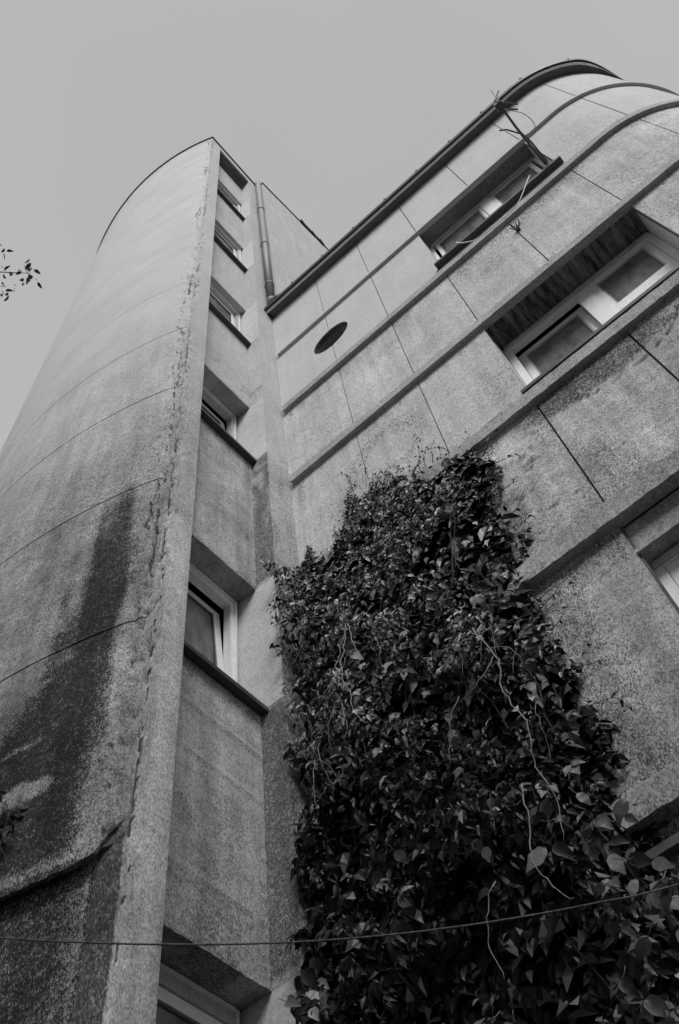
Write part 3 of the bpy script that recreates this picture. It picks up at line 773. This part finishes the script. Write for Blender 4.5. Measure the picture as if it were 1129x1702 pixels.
def void(x, z): return z < 4.9 and x > .17 and fbm(x*2.7+1.3, z*1.25, 90) < -.10-.35*sstep(1.0, 1.35, x)
def dens_hole(x, z):  # places where the wall or deep shade shows between the clumps
    return fbm(x*3.2, z*2.4, 50)
cnt = 0; mb2 = MB()
for _ in range(200000):
    if cnt >= 24000: break
    z = GZ+.3+(7.6)*R()**0.8; x = U(-.15, 1.7) if R() < .93 else U(.015, .14)
    if z < 1.3 and R() > .35: continue
    if not inside(x, z): continue
    th = interp(THK, z); f = 1-R()**2.2
    edge = min(1.0, max(.10, min(interp(RIGHT, z)-x, interp(TOP, x)-z)/.34))
    lump = 1+.95*fbm(x*4.2, z*3.4, 60); lump = max(.15, lump)
    if x < .22: th = max(th, (.32-x*.5)*sstep(5.75, 5.2, z)) if z > 4.3 else min(th, .24)
    y = -.01-th*f*lump*edge
    if void(x, z):
        if R() < .90: continue
        y = max(y, -.12)
    if dens_hole(x, z) < -.38 and R() < .85: y = max(y, -.05)
    if dens_hole(x, z) < -.5 and R() < .8 and z > 4.3: continue
    size = (.029 if z > 4.6 else .035 if z > 3.4 else .045)*U(.55, 1.5)
    m = leaf_matrix(Vector((x, y, z)), size, wild=.55)
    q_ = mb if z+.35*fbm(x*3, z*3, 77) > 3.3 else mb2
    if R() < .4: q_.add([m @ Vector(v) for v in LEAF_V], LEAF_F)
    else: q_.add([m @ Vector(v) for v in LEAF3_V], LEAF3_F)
    cnt += 1
# small advance shoots at the fringe
for _ in range(900):
    x = U(.2, 1.5); z = interp(TOP, x)+U(-.05, .16)*abs(R()); 
    if nz(x*14, 2.2) < -.05: continue
    m = leaf_matrix(Vector((x, -.02-U(0, .03), z)), U(.014, .03), wild=.8); mb.add([m @ Vector(v) for v in LEAF3_V], LEAF3_F)
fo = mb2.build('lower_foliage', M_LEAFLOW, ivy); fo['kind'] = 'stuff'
SHOOTS = []
for _ in range(50):
    k_ = R()
    if k_ < .5: x = U(.25, 1.5); z = interp(TOP, x)-.06; d = Vector((U(-.4, .5), 0, 1))
    elif k_ < .9: z = U(2.1, 5.1); x = interp(RIGHT, z)-.05; d = Vector((1, 0, U(-.5, .9)))
    else: z = U(4.3, 5.5); x = .06; d = Vector((-.5, -.0, .8))
    flat = R() < .75; p = Vector((x, -.02 if flat else -.10, z)); pts = []
    for j_ in range(7):
        pts.append(p.copy()); d += Vector((U(-.35, .35), 0, U(-.35, .35))); p = p+d.normalized()*U(.02, .045)
        if not flat: p.y -= .008
        if p.x < .015: break
        m = leaf_matrix(p+Vector((U(-.02, .02), -.012, U(-.02, .02))), U(.018, .036), wild=.7); mb.add([m @ Vector(v) for v in LEAF3_V], LEAF3_F)
    if len(pts) > 2: SHOOTS.append(pts)
fo = mb.build('foliage', M_LEAF, ivy); fo['kind'] = 'stuff'
# dead wood and matted twigs against the wall
mb = MB()
for _ in range(150):
    x = U(.05, 1.3); z = U(GZ, 4.0); pts = []
    p = Vector((x, -.03-.05*R(), z)); d = Vector((U(-.3, .3), 0, 1))
    for k_ in range(9):
        pts.append(p.copy()); p = p+d.normalized()*.16; d += Vector((U(-.5, .5), U(-.12, .12), U(-.1, .3)))
        p.y = min(-.02, max(-.2, p.y))
        if not inside(p.x, p.z, .03): break
    if len(pts) > 2: mb.tube(pts, [.006*(1-.6*i/len(pts)) for i in range(len(pts))], 4)
for pts in SHOOTS: mb.tube(pts, [.0028*(1-.6*i/len(pts)) for i in range(len(pts))], 4)
tw = mb.build('matted_twigs', M_BARK, ivy); tw['kind'] = 'stuff'
# inner leaves against the wall: near-black colour paints in the deep shade
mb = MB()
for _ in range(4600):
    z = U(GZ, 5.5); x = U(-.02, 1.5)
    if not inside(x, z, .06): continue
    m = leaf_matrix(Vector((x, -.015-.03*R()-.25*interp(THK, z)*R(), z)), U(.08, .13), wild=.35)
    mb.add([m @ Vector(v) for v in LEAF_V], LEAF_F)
M_INNER_SHADE = leaf_mat('ivy_inner_leaf', 0.004, 0.014, 0.0)
tw = mb.build('inner_leaves', M_INNER_SHADE, ivy); tw['kind'] = 'stuff'
# the larger leaves on the outside, each its own part
def leaf_mesh(name, V, F):
    me = bpy.data.meshes.new(name); me.from_pydata(V, [], F); me.materials.append(M_LEAFBIG); me.update(); return me
def leaflet(ang, L, wd, droop, fold, off=(0, 0)):
    """pointed leaflet with a midrib fold and a drooping tip"""
    V = []; F = []; n = 7; c, s_ = math.cos(ang), math.sin(ang)
    for i in range(n+1):
        t = i/n; w_ = wd*math.sin(math.pi*min(1, t**.75*1.0))*(1 if t < .98 else 0)+.004
        for sg in (-1, 0, 1):
            x = sg*w_*L*(1+.08*math.sin(i*2.1)); y = t*L; z = abs(sg)*fold*w_*L-droop*t*t*L+.02*math.sin(i*1.7+sg)*L
            V.append((x*c+y*s_+off[0], -x*s_+y*c+off[1], z))
    for i in range(n):
        for j in (0, 1): a = i*3+j; F.append((a, a+1, a+4, a+3))
    return V, F
def cluster(k, seed):
    rr = random.Random(seed); q = MB()
    angs = {1: [0], 3: [-.95, 0, .9], 5: [-1.5, -.75, 0, .7, 1.4]}[k]
    for a in angs:
        q.add(*leaflet(a+rr.uniform(-.15, .15), rr.uniform(1.0, 1.5)*(1 if a == 0 else .85), rr.uniform(.24, .34), rr.uniform(.1, .5), rr.uniform(.1, .6)))
    q.tube([(0, 0, 0), (0, -.35, .05), (.03, -.7, .25)], .018, 4)
    me = leaf_mesh('leaf', q.V, q.F)
    for p in me.polygons: p.use_smooth = True
    return me
lm = [cluster(k, i) for i, k in enumerate((1, 3, 3, 1, 3, 5, 1, 3))]
n_ = 0
while n_ < 290:
    z = U(1.45, 4.6) if R() < .45 else U(1.45, 2.6); x = U(.02, 1.62)
    if not inside(x, z, .0): continue
    if fbm(x*2.6, z*2.6, 70) < -.25 or void(x, z): continue
    y = -interp(THK, z)*U(.85, 1.15)*(1+.3*fbm(x*4, z*3, 60))
    if interp(RIGHT, z)-x < .15: y *= .6
    o = bpy.data.objects.new('leaf', lm[int(R()*8)]); COL.objects.link(o); o.parent = ivy
    big = .056 if z < 2.4 else .046
    mm = leaf_matrix(Vector((x, y, z)), big*U(.7, 1.3), wild=.5); mm.translation -= wloc(ivy); o.matrix_local = mm
    n_ += 1
# hanging bare stems
def stem(pts, r0, name='stem', jit=.018, sub=6, mat=M_STEM):
    P_ = [Vector(p) for p in pts]; out = []
    for a, b in zip(P_, P_[1:]):
        for k_ in range(sub):
            t = k_/sub; p = a.lerp(b, t)
            out.append(p+Vector((fbm(p.z*9, p.x*9, 1), fbm(p.z*9, 5, 2), fbm(p.x*9, p.z*7, 3)))*jit)
    out.append(P_[-1])
    return MB().tube(out, [.68*r0*(1-.6*i/len(out)) for i in range(len(out))], 5).build(name, mat, ivy, smooth=True)
Y = -.37
stem([(1.16, Y, 3.37), (1.22, Y-.01, 3.09), (1.20, Y-.02, 2.9), (1.235, Y-.01, 2.67), (1.21, Y-.02, 2.5), (1.24, Y-.01, 2.31), (1.21, Y-.02, 2.15)], .0050)
stem([(1.13, Y, 2.47), (1.12, Y-.02, 2.29), (1.08, Y-.01, 2.16), (1.12, Y-.02, 2.03), (1.17, Y, 1.97)], .0045)
stem([(.94, Y, 2.17), (.86, Y-.02, 2.08), (.85, Y, 2.00), (.88, Y-.02, 1.84)], .0035)
stem([(1.13, Y+.02, 3.35), (1.05, Y-.02, 3.32), (.96, Y, 3.40)], .004)
stem([(1.17, Y, 3.32), (1.26, Y-.02, 3.28), (1.36, Y+.05, 3.31)], .0035)
stem([(1.2, Y, 3.15), (1.10, Y-.02, 3.02), (1.0, Y, 3.03)], .0035)
stem([(1.2, Y, 3.2), (1.29, Y-.02, 3.1), (1.30, Y, 2.98)], .0028)
yy = -.30
stem([(.50, yy, 4.17), (.43, yy-.02, 3.99), (.38, yy-.01, 3.83), (.34, yy-.02, 3.60), (.36, yy, 3.42)], .0050)
stem([(.50, yy, 4.15), (.51, yy-.02, 3.95), (.55, yy-.01, 3.78)], .0045)
stem([(.47, yy, 4.10), (.43, yy-.03, 3.85), (.44, yy-.02, 3.62), (.48, yy-.02, 3.40), (.47, yy, 3.2)], .0045)
stem([(.38, yy, 3.83), (.27, yy-.02, 3.70), (.22, yy, 3.5)], .0038)
stem([(.36, yy, 3.70), (.41, yy-.02, 3.52), (.39, yy-.02, 3.33), (.42, yy, 3.15)], .0036)
for k_ in range(15):
    cx_, cz_ = random.choice([(.38, 3.45), (.62, 3.95), (1.12, 3.2), (.3, 3.3), (.45, 3.7), (1.25, 2.9)])
    x = cx_+U(-.16, .16); z = cz_+U(-.2, .2); y0_ = (-.33 if x < .8 else -.40)
    L_ = U(.12, .34); d = U(-.6, .6)
    stem([(x, y0_, z), (x+d*L_*.4, y0_-.02, z-L_*.4), (x+d*L_*.7+U(-.03, .03), y0_-.01, z-L_)], U(.0016, .0030), 'twig', .018, 5)

# ------------------------------------------------------------------ antenna, cable, old bracket, rope
an = empty('antenna', (3.08, -.06, 8.46), 'old aerial on a slanting mast leaning out from the top window sill', 'antenna')
MB().tube([(3.09, -.07, 8.47), (3.07, -.28, 8.42), (3.05, -.52, 8.32), (3.036, -.80, 8.20)], [.016, .013, .011, .009], 8).build('mast', M_ANT, an, smooth=True)
MB().tube([(3.11, -.07, 8.49), (3.095, -.3, 8.46), (3.06, -.46, 8.39)], .008, 6).build('mast_stay', M_ANT, an, smooth=True)
MB().tube([(3.055, -.44, 8.37), (2.98, -.56, 8.31), (2.93, -.60, 8.28)], .007, 6).build('arm', M_ANT, an)
q = MB(); q.box(3.0, 3.06, -.80, -.73, 8.19, 8.25); q.build('junction_box', M_ANT, an)
for a_, b_ in (((3.036, -.80, 8.20), (3.16, -.66, 8.30)), ((3.0, -.76, 8.22), (3.14, -.62, 8.33)), ((3.02, -.83, 8.18), (3.10, -.84, 8.30))):
    MB().tube([a_, b_], .008, 6).build('element', M_ANT, an)
for k_ in range(3):
    MB().tube([(3.04, -.80-.012*k_, 8.22), (3.075+.01*k_, -.86-.006*k_, 8.46), (3.115+.012*k_, -.905+.004*k_, 8.76-.03*k_)], .0023, 4).build('whip', M_ANT, an)
def wire(name, pts, r, mat, label, cat, sub=8, n=5):
    # smooth curve through the points
    P_ = [Vector(p) for p in pts]; out = []
    for i in range(len(P_)-1):
        p0, p1, p2, p3 = P_[max(i-1, 0)], P_[i], P_[i+1], P_[min(i+2, len(P_)-1)]
        for k_ in range(sub):
            t = k_/sub
            out.append(.5*((2*p1)+(p2-p0)*t+(2*p0-5*p1+4*p2-p3)*t*t+(3*p1-p0-3*p2+p3)*t**3))
    out.append(P_[-1])
    o = MB().tube(out, r, n).build(name, mat, None, smooth=True, base=tuple(P_[0]))
    return tag(o, label, cat)
wire('cable', [(2.93, -.088, 8.47), (2.901, -.10, 8.40), (2.823, -.115, 8.233), (2.70, -.12, 8.04), (2.576, -.12, 7.978), (2.43, -.12, 7.97), (2.304, -.12, 7.997), (2.226, -.12, 8.055), (2.146, -.11, 8.24), (2.12, -.09, 8.40)], .0045, M_CABLE,
     'thin pale cable hanging in a loop from the top window sill', 'cable')
wire('aerial_lead', [(3.04, -.72, 8.24), (3.13, -.62, 8.12), (3.15, -.5, 8.10), (3.13, -.42, 8.28), (3.08, -.4, 8.38)], .003, M_ANT, 'dark aerial lead looping beside the slanting mast', 'cable')
rd = Vector((0.7789, 0.6271)); rp = []
for t in (-6.0, -4.0, -2.2, -1.0, -.3, .08, .25, .42, .59, .75, .92, 1.1, 1.28, 1.46, 2.0, 2.6, 3.12):
    z = 1.2745+.185*(t-.86)**2/(1+.35*abs(t-.86)) if t < .86 else 1.2745+.135*(t-.86)**2
    rp.append((.5165+rd.x*t, -1.9598+rd.y*t, z))
wire('rope', rp, .0019, M_ROPE, 'thin rope sagging across the bottom of the view in front of the ivy', 'rope', 8, 6)
br = MB()
for k_ in range(7):
    a_ = k_*0.9+.2; br.tube([(2.556, -.005, 7.86), (2.556+.035*math.cos(a_), -.04, 7.86+.04*math.sin(a_)), (2.556+.05*math.cos(a_), -.055-.01*R(), 7.86+.075*math.sin(a_)+.01)], [.006, .005, .003], 5)
br.box(2.54, 2.572, -.02, .0, 7.835, 7.885)
tag(br.build('anchor_bracket', M_ANT, None, base=(2.556, 0, 7.86)), 'small dark pronged bracket on the panel joint below the top window', 'bracket')

# ------------------------------------------------------------------ tree reaching in from the left
TX, TY = -4.2, -5.4
tree = empty('tree', (TX, TY, GZ), 'leafy tree whose twig tips reach in at the left edge of the sky', 'tree')
def limb(pts, r0, r1, name='limb'):
    k = len(pts); return MB().tube(pts, [r0+(r1-r0)*i/(k-1) for i in range(k)], 8).build(name, M_BARK, tree, smooth=True)
limb([(TX, TY, GZ), (TX+.05, TY, 1), (TX-.03, TY+.06, 3.5), (TX+.06, TY+.1, 6.2), (TX, TY, 8.4)], .20, .07, 'trunk')
limb([(TX+.03, TY+.08, 5.0), (-3.2, -4.7, 6.3), (-2.2, -3.9, 7.1), (-1.3, -3.1, 7.4), (-.75, -2.68, 7.52)], .07, .008)
limb([(TX, TY+.05, 3.2), (-2.8, -4.1, 3.5), (-1.2, -2.9, 3.0), (-.35, -2.25, 2.55), (.10, -1.90, 2.16)], .05, .005)
limb([(TX, TY+.05, 6.0), (-5.2, -4.6, 7.6), (-5.8, -4.0, 8.8)], .06, .02)
limb([(TX, TY+.05, 6.8), (-4.0, -6.5, 8.2), (-3.8, -7.2, 9.4)], .06, .02)
mb = MB()
def tleaf(p, s):
    m = leaf_matrix(Vector(p), s, Vector((U(-1, 1), U(-1, 1), 0)), 1.1); mb.add([m @ Vector(v) for v in LEAF3_V], LEAF3_F)
for cx_, cy_, cz_, rr, n_ in ((-4.4, -5.6, 8.6, 1.5, 1500), (-5.6, -4.6, 8.4, 1.2, 900), (-4.0, -6.9, 8.8, 1.3, 1000), (-2.9, -4.7, 6.7, .8, 500), (-5.2, -6.3, 7.2, 1.1, 700)):
    for _ in range(n_):
        v = Vector((U(-1, 1), U(-1, 1), U(-1, 1)))
        if v.length > 1 or fbm(v.x*2+cx_, v.y*2, v.z*2) < -.15: continue
        tleaf((cx_+v.x*rr, cy_+v.y*rr, cz_+v.z*rr*.8), U(.05, .08))
for p in [(-0.448, -2.639, 7.581), (-0.448, -2.616, 7.58), (-0.479, -2.604, 7.569), (-0.452, -2.601, 7.578), (-0.37, -2.447, 7.599), (-0.394, -2.447, 7.591), (-0.389, -2.417, 7.592), (-0.434, -2.445, 7.578), (-0.428, -2.427, 7.579), (-0.482, -2.446, 7.562), (-0.477, -2.428, 7.563), (-0.41, -2.391, 7.583), (-0.411, -2.373, 7.582), (-0.552, -2.547, 7.542), (-0.565, -2.518, 7.536), (-0.587, -2.504, 7.528), (-0.551, -2.479, 7.54), (-0.554, -2.465, 7.538), (-0.602, -2.489, 7.522), (-0.462, -2.395, 7.566), (-0.478, -2.368, 7.559), (-0.511, -2.372, 7.548), (-0.526, -2.363, 7.542), (-0.463, -2.347, 7.563), (-0.448, -2.344, 7.568), (-0.481, -2.335, 7.556), (-0.466, -2.332, 7.561), (-0.454, -2.308, 7.563), (-0.457, -2.293, 7.561), (-0.586, -2.394, 7.523), (-0.602, -2.385, 7.517), (-0.642, -2.451, 7.506), (-0.637, -2.428, 7.506), (-0.673, -2.422, 7.493), (-0.694, -2.42, 7.485), (-0.661, -2.416, 7.497), (-0.659, -2.383, 7.496), (-0.668, -2.369, 7.492), (-0.712, -2.414, 7.478), (-0.6, -2.548, 7.525), (-0.701, -2.47, 7.485), (-0.667, -2.526, 7.5), (-0.72, -2.521, 7.48)]:
    tleaf(p, U(.045, .07))
for p in [(0.375, -1.871, 1.918), (0.374, -1.885, 1.924), (0.366, -1.849, 1.898), (0.366, -1.836, 1.892), (0.354, -1.843, 1.884), (0.363, -1.823, 1.882), (0.35, -1.824, 1.871), (0.338, -1.827, 1.861), (0.343, -1.811, 1.857), (0.357, -1.811, 1.87), (0.33, -1.813, 1.846), (0.351, -1.861, 1.89), (0.331, -1.845, 1.864), (0.317, -1.823, 1.839), (0.371, -1.823, 1.889)]:
    for k_ in range(3): tleaf((p[0]+U(-.02, .02), p[1]+U(-.02, .02), p[2]+U(-.02, .02)), U(.020, .036))
for _ in range(60):
    t = R(); tleaf((-1.3+.7*t+U(-.1, .0), -3.1+.52*t+U(-.1, .05), 7.4+U(-.1, .1)), U(.04, .055))
crown = mb.build('crown', M_TLEAF, tree); crown['kind'] = 'stuff'
MB().tube([(-.75, -2.68, 7.52), (-.58, -2.53, 7.50), (-.42, -2.37, 7.50)], [.006, .004, .002], 5).build('branch_tip', M_BARK, tree)
